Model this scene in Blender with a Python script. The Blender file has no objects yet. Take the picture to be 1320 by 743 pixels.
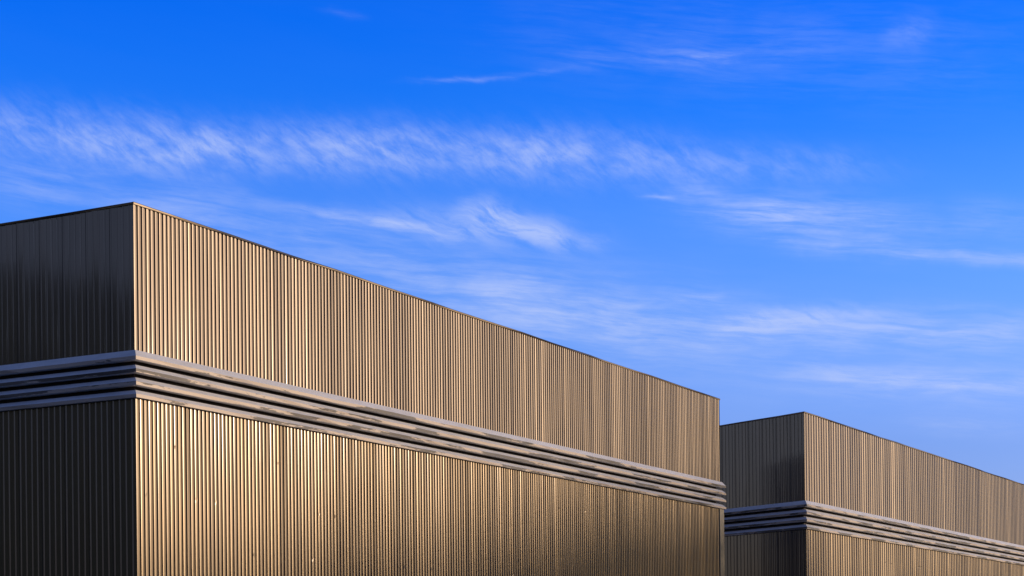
import bpy, bmesh, math, random
from mathutils import Vector, Matrix
R = math.radians
C = bpy.context.scene
rnd = random.Random(11)

# ------------------------------------------------------------------ camera
EYE = 1.7
cam_d = bpy.data.cameras.new('camera')
cam = bpy.data.objects.new('camera', cam_d)
C.collection.objects.link(cam)
C.camera = cam
roll, pitch = -0.0108, 0.0054
cp, sp, cr, sr = math.cos(pitch), math.sin(pitch), math.cos(roll), math.sin(roll)
right, up, fwd = Vector((1, 0, 0)), Vector((0, -sp, cp)), Vector((0, cp, sp))
r2, u2 = cr*right + sr*up, -sr*right + cr*up
m = Matrix((r2, u2, -fwd)).transposed().to_4x4()
m.translation = (0, 0, EYE)
cam.matrix_world = m
cam_d.sensor_fit = 'HORIZONTAL'
cam_d.sensor_width = 36
cam_d.lens = 2310.3265/1320*36
cam_d.shift_y = (840.4742 - 371.5)/1320
cam_d.clip_start, cam_d.clip_end = 0.5, 30000

# ------------------------------------------------------------------ sun and sky
SUN_AZ, SUN_EL = R(84), R(8)
sun_d = bpy.data.lights.new('sun', 'SUN')
sun_d.energy = 2.9
sun_d.angle = R(0.7)
sun_d.color = (1, .79, .58)
sun = bpy.data.objects.new('sun', sun_d)
C.collection.objects.link(sun)
sd = Vector((math.sin(SUN_AZ)*math.cos(SUN_EL), math.cos(SUN_AZ)*math.cos(SUN_EL), math.sin(SUN_EL)))
sun.rotation_euler = sd.to_track_quat('Z', 'Y').to_euler()
sun.location = sd*200

C.view_settings.view_transform = 'Standard'
C.view_settings.look = 'None'
C.view_settings.exposure = 0.0
C.view_settings.gamma = 1
C.view_settings.use_curve_mapping = False

world = bpy.data.worlds.new('World')
C.world = world
world.use_nodes = True
NT = world.node_tree
WN, WL = NT.nodes, NT.links
for n in list(WN): WN.remove(n)

def val(nt, sock, v):
    if hasattr(v, 'is_output') or isinstance(v, bpy.types.NodeSocket): nt.links.new(v, sock)
    else: sock.default_value = v
def mth(nt, op, a, b=None, c=None, clamp=False):
    n = nt.nodes.new('ShaderNodeMath'); n.operation = op; n.use_clamp = clamp
    val(nt, n.inputs[0], a)
    if b is not None: val(nt, n.inputs[1], b)
    if c is not None: val(nt, n.inputs[2], c)
    return n.outputs[0]
def mapping(nt, vec, loc=(0,0,0), rot=(0,0,0), sc=(1,1,1), kind='POINT'):
    n = nt.nodes.new('ShaderNodeMapping'); n.vector_type = kind
    nt.links.new(vec, n.inputs[0])
    n.inputs['Location'].default_value = loc
    n.inputs['Rotation'].default_value = rot
    n.inputs['Scale'].default_value = sc
    return n.outputs[0]
def noise(nt, vec, scale, detail=5, rough=.55, dist=0, out=0):
    n = nt.nodes.new('ShaderNodeTexNoise')
    nt.links.new(vec, n.inputs['Vector'])
    n.inputs['Scale'].default_value = scale; n.inputs['Detail'].default_value = detail
    n.inputs['Roughness'].default_value = rough; n.inputs['Distortion'].default_value = dist
    return n.outputs[out]
def remap(nt, v, a, b, c=0., d=1., smooth=True):
    n = nt.nodes.new('ShaderNodeMapRange')
    n.interpolation_type = 'SMOOTHSTEP' if smooth else 'LINEAR'
    nt.links.new(v, n.inputs['Value'])
    for k, x in zip(('From Min','From Max','To Min','To Max'), (a, b, c, d)): n.inputs[k].default_value = x
    return n.outputs['Result']
def mixc(nt, f, a, b, kind='MIX'):
    n = nt.nodes.new('ShaderNodeMix'); n.data_type = 'RGBA'; n.blend_type = kind
    val(nt, n.inputs['Factor'], f)
    for s, v in ((n.inputs['A'], a), (n.inputs['B'], b)): pass
    val(nt, n.inputs[6], a if isinstance(a, bpy.types.NodeSocket) else (*a, 1))
    val(nt, n.inputs[7], b if isinstance(b, bpy.types.NodeSocket) else (*b, 1))
    return n.outputs[2]
def ramp(nt, v, stops):
    n = nt.nodes.new('ShaderNodeValToRGB'); nt.links.new(v, n.inputs[0])
    e = n.color_ramp.elements
    while len(e) < len(stops): e.new(.5)
    for el, (p, c) in zip(e, stops): el.position = p; el.color = (*c, 1)
    return n.outputs[0]

tc = WN.new('ShaderNodeTexCoord')
sky = WN.new('ShaderNodeTexSky')
sky.sky_type = 'NISHITA'; sky.sun_disc = False
sky.sun_elevation = SUN_EL; sky.sun_rotation = SUN_AZ
sky.air_density = 1.0; sky.dust_density = 1.0; sky.ozone_density = 1.0; sky.altitude = 0
# direction -> azimuth and elevation in degrees
sep = WN.new('ShaderNodeSeparateXYZ'); WL.new(tc.outputs['Generated'], sep.inputs[0])
az = mth(NT, 'MULTIPLY', mth(NT, 'ARCTAN2', sep.outputs[0], sep.outputs[1]), 57.29578)
el = mth(NT, 'MULTIPLY', mth(NT, 'ARCSINE', sep.outputs[2]), 57.29578)
comb = WN.new('ShaderNodeCombineXYZ'); WL.new(az, comb.inputs[0]); WL.new(el, comb.inputs[1])
sph = comb.outputs[0]
# clear air: the sky deepens from pale blue low down to strong blue high up
SKY_STOPS = [(0.0000, (0.200, 0.250, 0.750)), (0.0722, (0.165, 0.255, 0.725)), (0.0944, (0.185, 0.300, 0.812)), (0.1222, (0.150, 0.312, 0.863)), (0.1556, (0.095, 0.297, 0.930)), (0.1889, (0.018, 0.242, 0.958)), (0.2222, (0.000, 0.210, 0.985)), (0.3889, (0.075, 0.188, 0.550)), (1.0000, (0.125, 0.200, 0.400))]
eln = mth(NT, 'DIVIDE', el, 90., clamp=True)
tint = mixc(NT, 1., ramp(NT, eln, SKY_STOPS), (4., 4., 4.), 'MULTIPLY')
hs = WN.new('ShaderNodeHueSaturation'); WL.new(sky.outputs[0], hs.inputs['Color'])
hs.inputs['Saturation'].default_value = 1.0
dotn = WN.new('ShaderNodeVectorMath'); dotn.operation = 'DOT_PRODUCT'
WL.new(tc.outputs['Generated'], dotn.inputs[0]); dotn.inputs[1].default_value = sd
away = mth(NT, 'MULTIPLY', remap(NT, dotn.outputs['Value'], -.40, -.18), remap(NT, dotn.outputs['Value'], .42, .92, 1., 0.))        # bluest square to the sun, paler towards it and opposite it
far_side = mixc(NT, remap(NT, dotn.outputs['Value'], -.3, .4), (1.07, .87, 1.13), (1, 1, 1))   # cooler opposite the sun
clear = mixc(NT, away, mixc(NT, 1., hs.outputs[0], far_side, 'MULTIPLY'), mixc(NT, 1., hs.outputs[0], tint, 'MULTIPLY'))
# cirrus: shared wisps, each streak picks one kind
def warped(freq, ax, ay, det=4):
    n = WN.new('ShaderNodeTexNoise'); WL.new(sph, n.inputs['Vector'])
    n.inputs['Scale'].default_value = freq; n.inputs['Detail'].default_value = det; n.inputs['Roughness'].default_value = .55
    v = WN.new('ShaderNodeVectorMath'); v.operation = 'MULTIPLY_ADD'
    WL.new(n.outputs['Color'], v.inputs[0]); v.inputs[1].default_value = (ax, ay, 0); v.inputs[2].default_value = (-ax/2, -ay/2, 0)
    a = WN.new('ShaderNodeVectorMath'); a.operation = 'ADD'; WL.new(sph, a.inputs[0]); WL.new(v.outputs[0], a.inputs[1])
    return a.outputs[0]
warp = warped(.55, 1.3, .55)
soft = warped(.35, .8, .35, 2)
def sharp(v, lo, hi, a=0., b=1.): return remap(NT, v, lo, hi, a, b)
big = sharp(noise(NT, mapping(NT, sph, sc=(.35, .9, 1)), 1., 4, .55), .30, .62, .45, 1.)
strand = noise(NT, mapping(NT, soft, rot=(0, 0, R(-6)), sc=(1/.26, 1/2.7, 1), kind='TEXTURE'), 1., 8, .66, .2)
fibre = mth(NT, 'MULTIPLY', big, sharp(strand, .30, .68, .12, 1.))
# fall streaks: short feathers slanting down to the right, over a soft body
feather = noise(NT, mapping(NT, soft, rot=(0, 0, R(-37)), sc=(1/1.1, 1/3.0, 1), kind='TEXTURE'), 1., 8, .66, .3)
lump = noise(NT, mapping(NT, soft, sc=(.8, 1.6, 1)), 1., 4, .5)
puff = sharp(noise(NT, mapping(NT, warp, rot=(0, 0, R(-22)), sc=(1/.6, 1/2.3, 1), kind='TEXTURE'), 1., 8, .62, .3), .28, .66, .1, 1.)
diag = mth(NT, 'MULTIPLY', mth(NT, 'ADD', sharp(feather, .32, .68, .12, .72), mth(NT, 'MULTIPLY', puff, .42)), sharp(lump, .30, .58, .55, 1.))
kinds = {'fibre': fibre, 'diag': diag, 'puff': puff}
CLOUDS = [   # azimuth, elevation, half length, half width (degrees), tilt, strength, kind
    (-13.42, 16.03, 3.75, 0.67, -2.4, 0.36, 'diag'),
    (-7.80, 15.87, 4.50, 0.60, 2.2, 0.33, 'diag'),
    (-1.80, 15.88, 4.46, 0.60, -1.6, 0.33, 'diag'),
    (3.14, 15.61, 3.47, 0.62, -4.0, 0.27, 'diag'),
    (8.65, 15.24, 3.04, 0.45, -3.9, 0.2, 'diag'),
    (-9.30, 16.10, 0.61, 0.22, 3.0, 0.24, 'puff'),
    (-4.91, 13.91, 3.11, 0.20, -8.7, 0.44, 'fibre'),
    (-1.34, 13.65, 2.98, 0.47, -3.7, 0.32, 'puff'),
    (-0.97, 14.04, 0.65, 0.37, -18.2, 0.3, 'puff'),
    (0.46, 13.68, 1.41, 0.32, -23.2, 0.44, 'puff'),
    (2.13, 13.14, 0.99, 0.22, -2.4, 0.2, 'puff'),
    (7.67, 14.05, 2.37, 0.40, -12.8, 0.3, 'fibre'),
    (10.30, 13.57, 3.75, 0.50, -7.7, 0.4, 'fibre'),
    (13.80, 12.32, 4.58, 0.20, -6.6, 0.42, 'fibre'),
    (10.19, 12.95, 2.66, 0.40, -7.3, 0.18, 'fibre'),
    (11.44, 10.15, 7.13, 0.50, -3.6, 0.52, 'fibre'),
    (9.20, 10.62, 2.42, 0.27, 2.2, 0.4, 'puff'),
    (6.06, 11.34, 0.98, 0.15, -1.8, 0.24, 'fibre'),
    (2.58, 11.03, 5.04, 1.12, -12.0, 0.36, 'fibre'),
    (1.11, 11.08, 2.49, 0.62, -6.3, 0.16, 'puff'),
    (-12.81, 14.30, 4.86, 0.55, -7.5, 0.28, 'fibre'),
    (-3.91, 12.32, 6.73, 0.87, -15.0, 0.28, 'fibre'),
    (13.26, 8.56, 5.29, 0.60, -5.4, 0.38, 'fibre'),
    (12.64, 8.61, 2.73, 0.20, -6.0, 0.26, 'fibre'),
    (-0.61, 18.08, 1.93, 0.07, 3.6, 0.24, 'fibre'),
    (5.51, 18.52, 3.32, 0.22, 0.5, 0.18, 'fibre'),
    (6.39, 18.60, 1.23, 0.10, 0.6, 0.16, 'fibre'),
    (8.68, 18.60, 7.51, 1.24, -5.3, 0.1, 'fibre'),
    (12.67, 18.79, 0.71, 0.35, -6.2, 0.14, 'puff'),
    (15.40, 13.24, 1.18, 0.45, -11.9, 0.16, 'fibre'),
    (14.16, 7.09, 1.88, 0.25, -6.4, 0.22, 'fibre'),
    (-5.11, 19.90, 0.62, 0.10, -5.0, 0.08, 'fibre'),
    (4.86, 14.38, 0.49, 0.07, 175.5, 0.3, 'fibre'),
]
total = None
for a0, e0, L, W, th, amp, kind in CLOUDS:
    v = mapping(NT, warp if kind != 'diag' else soft, (a0, e0, 0), (0, 0, R(th)), (L*1.05, W*1.15, 1), 'TEXTURE')
    s = WN.new('ShaderNodeSeparateXYZ'); WL.new(v, s.inputs[0])
    q = mth(NT, 'ADD', mth(NT, 'POWER', mth(NT, 'ABSOLUTE', s.outputs[0]), 3.), mth(NT, 'MULTIPLY', s.outputs[1], s.outputs[1]))
    g = mth(NT, 'MULTIPLY', mth(NT, 'POWER', 2.71828, mth(NT, 'MULTIPLY', q, -1.)), kinds[kind])
    total = mth(NT, 'MULTIPLY_ADD', g, amp*1.25, total if total is not None else 0.)
veil = mth(NT, 'MULTIPLY', noise(NT, mapping(NT, soft, rot=(0,0,R(-9)), sc=(1/.14, 1/.7, 1), kind='TEXTURE'), 1., 7, .62), remap(NT, el, 5, 17, .16, .015, False))
total = mth(NT, 'ADD', total, veil)
total = mth(NT, 'MULTIPLY', total, remap(NT, el, -2, 2))
total = mth(NT, 'MINIMUM', total, .75)
final = mixc(NT, total, clear, (4.5, 5.5, 8.8))
bg = WN.new('ShaderNodeBackground'); WL.new(final, bg.inputs[0]); bg.inputs[1].default_value = 0.11
wo = WN.new('ShaderNodeOutputWorld'); WL.new(bg.outputs[0], wo.inputs[0])

# ------------------------------------------------------------------ materials
def mat(name):
    mt = bpy.data.materials.new(name); mt.use_nodes = True
    nt = mt.node_tree
    return mt, nt, nt.nodes['Principled BSDF'], nt.nodes.new('ShaderNodeTexCoord').outputs['Object']
def bump(nt, b, h, strength, dist):
    n = nt.nodes.new('ShaderNodeBump'); n.inputs['Strength'].default_value = strength; n.inputs['Distance'].default_value = dist
    nt.links.new(h, n.inputs['Height']); nt.links.new(n.outputs[0], b.inputs['Normal'])

def cladding_mat(name, ca, cb, rough, metal=.8, coat=.8, wavy=.2):
    mt, nt, b, oc = mat(name)
    streak = noise(nt, mapping(nt, oc, sc=(4.2, 4.2, .05)), 1., 4, .6)       # every sheet a little different
    grime = noise(nt, mapping(nt, oc, sc=(1.2, 1.2, .35)), 1., 5, .6)
    col = mixc(nt, remap(nt, streak, .35, .65), ca, cb)
    col = mixc(nt, remap(nt, grime, .5, .8, 0, .35), col, tuple(.62*x for x in ca))
    nt.links.new(col, b.inputs['Base Color'])
    b.inputs['Metallic'].default_value = metal
    nt.links.new(remap(nt, streak, .3, .7, rough-.04, rough+.05), b.inputs['Roughness'])
    b.inputs['Coat Weight'].default_value = coat
    b.inputs['Coat Roughness'].default_value = .16 if wavy else .09
    b.inputs['Coat IOR'].default_value = 1.5 if wavy else 1.62
    if wavy:
        wav = noise(nt, mapping(nt, oc, sc=(9, 9, 1.1)), 1., 3, .5)
        bump(nt, b, wav, wavy, .01)
    return mt
M_CLAD = cladding_mat('bronze_cladding', (.205, .164, .130), (.172, .138, .112), .43, coat=.15, wavy=.1)
M_CLAD_LOW = cladding_mat('bronze_cladding_lower', (.188, .143, .096), (.150, .116, .083), .42, coat=.13, wavy=.1)
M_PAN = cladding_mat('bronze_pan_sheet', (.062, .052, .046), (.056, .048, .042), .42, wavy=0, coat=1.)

def fin_mat():
    mt, nt, b, oc = mat('grey_fin_metal')
    n1 = noise(nt, mapping(nt, oc, sc=(.8, .8, 3)), 1., 5, .65)
    n2 = noise(nt, mapping(nt, oc, sc=(14, 14, 20)), 1., 4, .6)
    col = mixc(nt, remap(nt, n1, .35, .7), (.68, .665, .66), (.57, .555, .55))
    col = mixc(nt, remap(nt, n2, .55, .8, 0, .3), col, (.22, .19, .17))
    nt.links.new(col, b.inputs['Base Color'])
    b.inputs['Metallic'].default_value = .12
    nt.links.new(remap(nt, n1, .3, .7, .44, .56), b.inputs['Roughness'])
    bump(nt, b, noise(nt, mapping(nt, oc, sc=(1.5, 1.5, 5)), 1., 3, .5), .3, .02)
    return mt
M_FIN = fin_mat()
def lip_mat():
    # lip colour carries painted patches for bright and dark reflections in the folded metal
    mt, nt, b, oc = mat('painted_reflection_lip')
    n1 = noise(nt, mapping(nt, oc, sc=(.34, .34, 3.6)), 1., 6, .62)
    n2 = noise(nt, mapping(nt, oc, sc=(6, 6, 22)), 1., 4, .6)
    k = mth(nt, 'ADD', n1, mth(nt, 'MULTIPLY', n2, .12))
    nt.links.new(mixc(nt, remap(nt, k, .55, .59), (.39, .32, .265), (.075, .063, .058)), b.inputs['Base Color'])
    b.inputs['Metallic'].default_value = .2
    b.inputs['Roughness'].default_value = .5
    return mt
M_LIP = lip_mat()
def plain(name, c1, c2, rough, metal, sc=2.):
    mt, nt, b, oc = mat(name)
    n = noise(nt, oc, sc, 6, .6)
    nt.links.new(mixc(nt, remap(nt, n, .35, .7), c1, c2), b.inputs['Base Color'])
    b.inputs['Metallic'].default_value = metal
    nt.links.new(remap(nt, n, .3, .7, rough-.06, rough+.06), b.inputs['Roughness'])
    return mt
M_COPE = plain('coping_metal', (.22, .17, .125), (.05, .042, .036), .34, .8, .30)
M_TRIM = plain('trim_metal', (.22, .20, .18), (.17, .155, .14), .45, .6, 2.)
M_VOID = plain('louvre_lining', (.065, .05, .043), (.045, .036, .032), .6, .2)
M_ROOF = plain('roof_sheet', (.24, .24, .24), (.18, .18, .18), .6, .3)
def ground_mat():
    mt, nt, b, oc = mat('asphalt')
    n = noise(nt, oc, .12, 8, .65); k = noise(nt, oc, 22., 4, .7)
    col = mixc(nt, remap(nt, n, .35, .7), (.058, .055, .052), (.038, .037, .037))
    col = mixc(nt, remap(nt, k, .6, .75, 0, .5), col, (.11, .105, .10))
    nt.links.new(col, b.inputs['Base Color'])
    b.inputs['Roughness'].default_value = .85
    bump(nt, b, k, .4, .01)
    return mt
M_GROUND = ground_mat()

# ------------------------------------------------------------------ helpers
def link(name, verts, faces, material, parent=None, smooth=False):
    me = bpy.data.meshes.new(name)
    me.from_pydata([tuple(v) for v in verts], [], faces)
    me.materials.append(material); me.update()
    bm = bmesh.new(); bm.from_mesh(me); bmesh.ops.recalc_face_normals(bm, faces=bm.faces) if name not in OPEN else None
    bm.to_mesh(me); bm.free()
    if smooth:
        for p in me.polygons: p.use_smooth = True
    o = bpy.data.objects.new(name, me)
    C.collection.objects.link(o)
    if parent: o.parent = parent
    return o
OPEN = {'upper_cladding', 'lower_cladding'}

def offset_ring(poly, off):
    """mitred outward offset of a counter-clockwise footprint"""
    out = []
    n = len(poly)
    for i in range(n):
        a, b, c = poly[i-1], poly[i], poly[(i+1) % n]
        d1, d2 = (b-a).normalized(), (c-b).normalized()
        n1, n2 = Vector((d1.y, -d1.x)), Vector((d2.y, -d2.x))
        out.append(b + (n1+n2)*(off/(1+n1.dot(n2))))
    return out
def ring_loft(name, poly, profile, material, parent, seg=None, jit=None, close=True):
    """sweep a profile of (outward offset, z) round the footprint; jit(k, i) bends each station"""
    n = len(poly)
    rings = [offset_ring(poly, o) for o, z in profile]
    stations = []
    for e in range(n):
        ln = (poly[(e+1) % n]-poly[e]).length
        k = max(1, int(ln/seg)) if seg else 1
        cuts = [j/k for j in range(k)]
        if seg: cuts = [0] + [c + (rnd.uniform(-.3, .3)/k) for c in cuts[1:]]
        stations += [(e, c) for c in cuts]
    verts, faces = [], []
    for si, (e, t) in enumerate(stations):
        a, b = poly[e], poly[(e+1) % n]
        d = (b-a).normalized(); nn = Vector((d.y, -d.x))
        for k, (o, z) in enumerate(profile):
            p = rings[k][e].lerp(rings[k][(e+1) % n], t)
            do, dz = jit(k, t) if (jit and t > 0) else (0, 0)
            verts.append(Vector((p.x+nn.x*do, p.y+nn.y*do, z+dz)))
    S, K = len(stations), len(profile)
    for s in range(S):
        for k in range(K if close else K-1):
            a, b = s*K+k, s*K+(k+1) % K
            c, d = ((s+1) % S)*K+(k+1) % K, ((s+1) % S)*K+k
            faces.append((a, d, c, b))
    return link(name, verts, faces, material, parent)

def ribbed(name, o, d, nrm, length, z0, z1, kind, pitch, material, parent, off=0., convex=.004, tilt=1.6, top=None, rowh=.75, dents=(), depth=.23, rib=.07):
    """profiled steel sheet as real folded geometry; kind 'wide' = broad crests and narrow valleys, 'pan' = flat pans with slim ribs"""
    n = int(round(length/pitch)); pitch = length/n
    zs = [z0]
    while zs[-1] + rowh*1.4 < z1: zs.append(zs[-1] + rowh*rnd.uniform(.85, 1.15))
    for zd in dents: zs += [zd-.07, zd, zd+.07]
    zs = sorted(z for z in zs if z < z1-.05) + [z1]
    cols = []      # per column list of (s, depth) for every row
    for i in range(n):
        s0 = i*pitch
        t0 = math.tan(R(rnd.gauss(0, tilt)))
        wob = walk = 0.; lean = math.tan(R(rnd.gauss(0, .12)))*min(1, 5/(z1-z0))
        if kind == 'wide':
            c = pitch*.50*rnd.uniform(.95, 1.05); fl = pitch*.05; D = pitch*depth
            base = [(0, -convex), (.28*c, 0), (.72*c, 0), (c, -convex), (c+fl, -D), (pitch-fl, -D)]
        else:
            rb = pitch*.14; D = pitch*rib
            lap = (.013 if rib > .05 else .010) if i % 4 == 0 else 0.
            base = [(0, -D-lap), (.014, -D-lap), (.017, -D), (pitch*.5, -D+.001), (pitch-rb*2.6, -D), (pitch-rb*1.5, 0), (pitch-rb*.6, 0)]
        rows = []
        for z in zs:
            wob = .75*wob + rnd.gauss(0, tilt*.07)
            tt = t0 + math.tan(R(wob))
            hit = rnd.random() < .05 and any(abs(z-zd) < .01 for zd in dents)
            walk += rnd.gauss(0, .0008); oil = lean*(z-.5*(z0+z1)) + walk
            row = []
            for j, (s, dep) in enumerate(base):
                crest = j < 4 if kind == 'wide' else True
                x = dep
                if crest:
                    x += tt*(s-base[1][0]-.5*(base[2][0]-base[1][0]) if kind == 'wide' else 0)
                    if kind == 'pan': x += oil
                    if hit and kind == 'wide': x += rnd.uniform(-.008, .006)
                row.append((s0+s, x))
            rows.append(row)
        cols.append(rows)
    verts, faces = [], []
    nb = len(cols[0][0]); nr = len(zs)
    for i in range(n):
        for j in range(nb):
            for r in range(nr):
                s, dep = cols[i][r][j]
                p = o + d*s + nrm*(off+dep)
                verts.append((p.x, p.y, zs[r]))
    # closing column at the end of the wall
    for r in range(nr):
        p = o + d*length + nrm*(off-.004)
        verts.append((p.x, p.y, zs[r]))
    NCOL = n*nb+1
    flip = d.cross(nrm) > 0
    for c in range(NCOL-1):
        for r in range(nr-1):
            a, b, e, f = c*nr+r, (c+1)*nr+r, (c+1)*nr+r+1, c*nr+r+1
            faces.append((a, f, e, b) if flip else (a, b, e, f))
    return link(name, verts, faces, material, parent)

def warehouse(label, corner, az_r, az_l, len_r, len_l, z_top, z_bt, z_bb, pr, pl, depth=.23):
    root = bpy.data.objects.new('warehouse', None)
    C.collection.objects.link(root)
    root.location = (corner[0], corner[1], 0)
    root['label'] = label; root['category'] = 'warehouse'
    root['group'] = 'bronze metal clad warehouses in a row'
    dr = Vector((math.sin(az_r), math.cos(az_r))); dl = Vector((math.sin(az_l), math.cos(az_l)))
    P = [Vector((0, 0)), dr*len_r, dr*len_r+dl*len_l, dl*len_l]          # counter-clockwise from above
    LOW = .10
    P_low = offset_ring(P, LOW)
    pitch_f = (z_bt-z_bb)/3.86
    # walls, sheet by sheet
    for e in range(4):
        for nm, poly, z0, z1, mt in (('upper_cladding', P, z_bt-.06, z_top-.02, M_CLAD), ('lower_cladding', P_low, 0, z_bb+.02, M_CLAD_LOW)):
            a, b = poly[e], poly[(e+1) % 4]
            if e == 3: a, b = b, a                                          # measure both front walls from the near corner
            d = (b-a).normalized(); ln = (b-a).length
            n_ = (P[(e+1) % 4]-P[e]).normalized(); n_ = Vector((n_.y, -n_.x))
            kind = 'wide' if e in (0, 2) else 'pan'
            lowr = nm == 'lower_cladding'
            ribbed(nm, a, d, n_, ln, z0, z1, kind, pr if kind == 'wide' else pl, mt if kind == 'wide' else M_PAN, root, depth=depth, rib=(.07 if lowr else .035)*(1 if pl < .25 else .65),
                   convex=(.0045 if lowr else .003)*pr/.19, tilt=(1.8 if lowr else 1.5) if kind == 'wide' else .5,
                   dents=(z_bb-1.2, z_bb-2.7, z_bb-4.2, z_bb-5.7) if lowr and e == 0 else ())
    # four louvre fins, each one folded strip right round the building
    def fin_jit():
        ph = {}
        def j(k, t):
            key = round(t, 6)
            if key not in ph: ph[key] = (rnd.gauss(.003, .006), rnd.gauss(0, .004))
            if k == 2: return (ph[key][0], ph[key][1])
            if k in (3, 4): return (-ph[key][0]*.6, ph[key][1])
            return (0, 0)
        return j
    for i in range(4):
        ph = pitch_f
        zb = z_bt - .86*ph - i*ph                                  # the drip edge of this fin
        prof = [(-.04, zb+(.87 if i == 0 else .69)*ph), (.06, zb+(.85 if i == 0 else .67)*ph), (.215, zb+.30*ph), (.218, zb+.02*ph), (.20, zb), (-.04, zb+.02*ph)]
        f = ring_loft('louvre_fin', P, prof, M_FIN, root, seg=.85, jit=fin_jit())
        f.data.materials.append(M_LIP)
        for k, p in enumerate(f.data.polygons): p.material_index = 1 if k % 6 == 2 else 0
    # dark lining behind the louvre gaps
    ring_loft('louvre_lining', P, [(-.18, z_bt-.12), (-.18, z_bb+.06), (-.30, z_bb+.06), (-.30, z_bt-.12)], M_VOID, root)
    # folded coping along the parapet
    def cope_jit():
        ph = {}
        def j(k, t):
            key = round(t, 6)
            if key not in ph: ph[key] = (rnd.gauss(0, .009), rnd.gauss(0, .009), rnd.gauss(0, .010))
            return (ph[key][0 if k == 0 else 1], ph[key][2])
        return j
    ring_loft('roof_coping', P, [(.03, z_top-.055), (.035, z_top-.005), (.02, z_top+.014), (-.30, z_top), (-.30, z_top-.12)], M_COPE, root, seg=2.6, jit=cope_jit())
    q = offset_ring(P, -.28)
    link('roof', [(*v, z_top-.5) for v in q] + [(*v, z_top-.75) for v in q], [(0,1,2,3), (7,6,5,4)] + [(i, (i+4), (i+1) % 4+4, (i+1) % 4) for i in range(4)], M_ROOF, root)
    # inner shell so no light leaks through the folds
    q = offset_ring(P, -.26)
    link('inner_wall', [(*v, 0) for v in q] + [(*v, z_top-.3) for v in q], [(i, (i+1) % 4, (i+1) % 4+4, i+4) for i in range(4)], M_VOID, root)
    # folded flashing on the far end of the long wall and on the near corner
    a = P_low[1]; n0 = Vector((dr.y, -dr.x)); 
    def strip(o, w0, w1, z0, z1, th):
        vs = []
        for z in (z0, z1):
            vs += [(*(o+dr*w0+n0*.006), z), (*(o+dr*w1+n0*.006), z), (*(o+dr*w1+n0*th), z), (*(o+dr*w0+n0*th), z)]
        link('corner_flashing', vs, [(0,1,2,3), (7,6,5,4), (0,4,5,1), (1,5,6,2), (2,6,7,3), (3,7,4,0)], M_TRIM, root)
    strip(a, -.55, .02, 0, z_bb-.01, .03)
    return root

# ------------------------------------------------------------------ ground
gv = [(-6000, -6000, 0), (6000, -6000, 0), (6000, 9000, 0), (-6000, 9000, 0)]
g = link('ground', gv, [(0, 1, 2, 3)], M_GROUND)
g['kind'] = 'structure'
M_BLOCKER = plain('blocker_green', (.045, .055, .028), (.028, .036, .02), .9, 0, .15)  # dark green for the added light-blocking ridges
def ridge_blocker(x, crest, half):
    """an added, unseen light blocker: a ridge running north at distance x; crest = (y, height) along it"""
    vs, fs = [], []
    M = 13
    ys = []
    y = crest[0][0]
    while y < crest[-1][0]: ys.append(y); y += 2.5
    ys.append(crest[-1][0])
    for y in ys:
        for (ya, ha), (yb, hb) in zip(crest, crest[1:]):
            if ya <= y <= yb: h = ha + (hb-ha)*(y-ya)/(yb-ya)
        for j in range(M):
            u = j/(M-1)*2-1
            hh = h*max(0, math.cos(u*math.pi/2))**.8
            vs.append((x+u*half, y, max(0, hh*(1+rnd.gauss(0, .008))) + .004))
    for i in range(len(ys)-1):
        for j in range(M-1): fs.append((i*M+j, i*M+j+1, (i+1)*M+j+1, (i+1)*M+j))
    o = link('ridge_blocker', vs, fs, M_BLOCKER); o['kind'] = 'structure'
ridge_blocker(-135, ((-120, 0), (-90, 38), (90, 41), (115, 0)), 50)                    # unseen, added on the left to darken what the shaded walls reflect
# unseen ridge added far right, crest shaped to shade the big hall's far end
ridge_blocker(420, ((-80, 0), (-40, 60), (96, 64.3), (113, 65.6), (134, 67.6), (140, 60.8), (172, 60.5), (200, 0)), 70)

# ------------------------------------------------------------------ the two halls
warehouse('large bronze ribbed metal warehouse with four grey louvre fins filling the left and middle',
          (-10.6475, 51.0), .4914, -1.0796, 45.15, 24., 13.1994+EYE, 8.9838+EYE, 7.5958+EYE, .19, .223)
warehouse('smaller looking bronze ribbed warehouse farther back at the right, partly hidden behind the larger one',
          (15.7699, 95.8608), .5148, -.6307, 64., 26., 13.1999+EYE, 8.4483+EYE, 6.9002+EYE, .40, .27, .12)
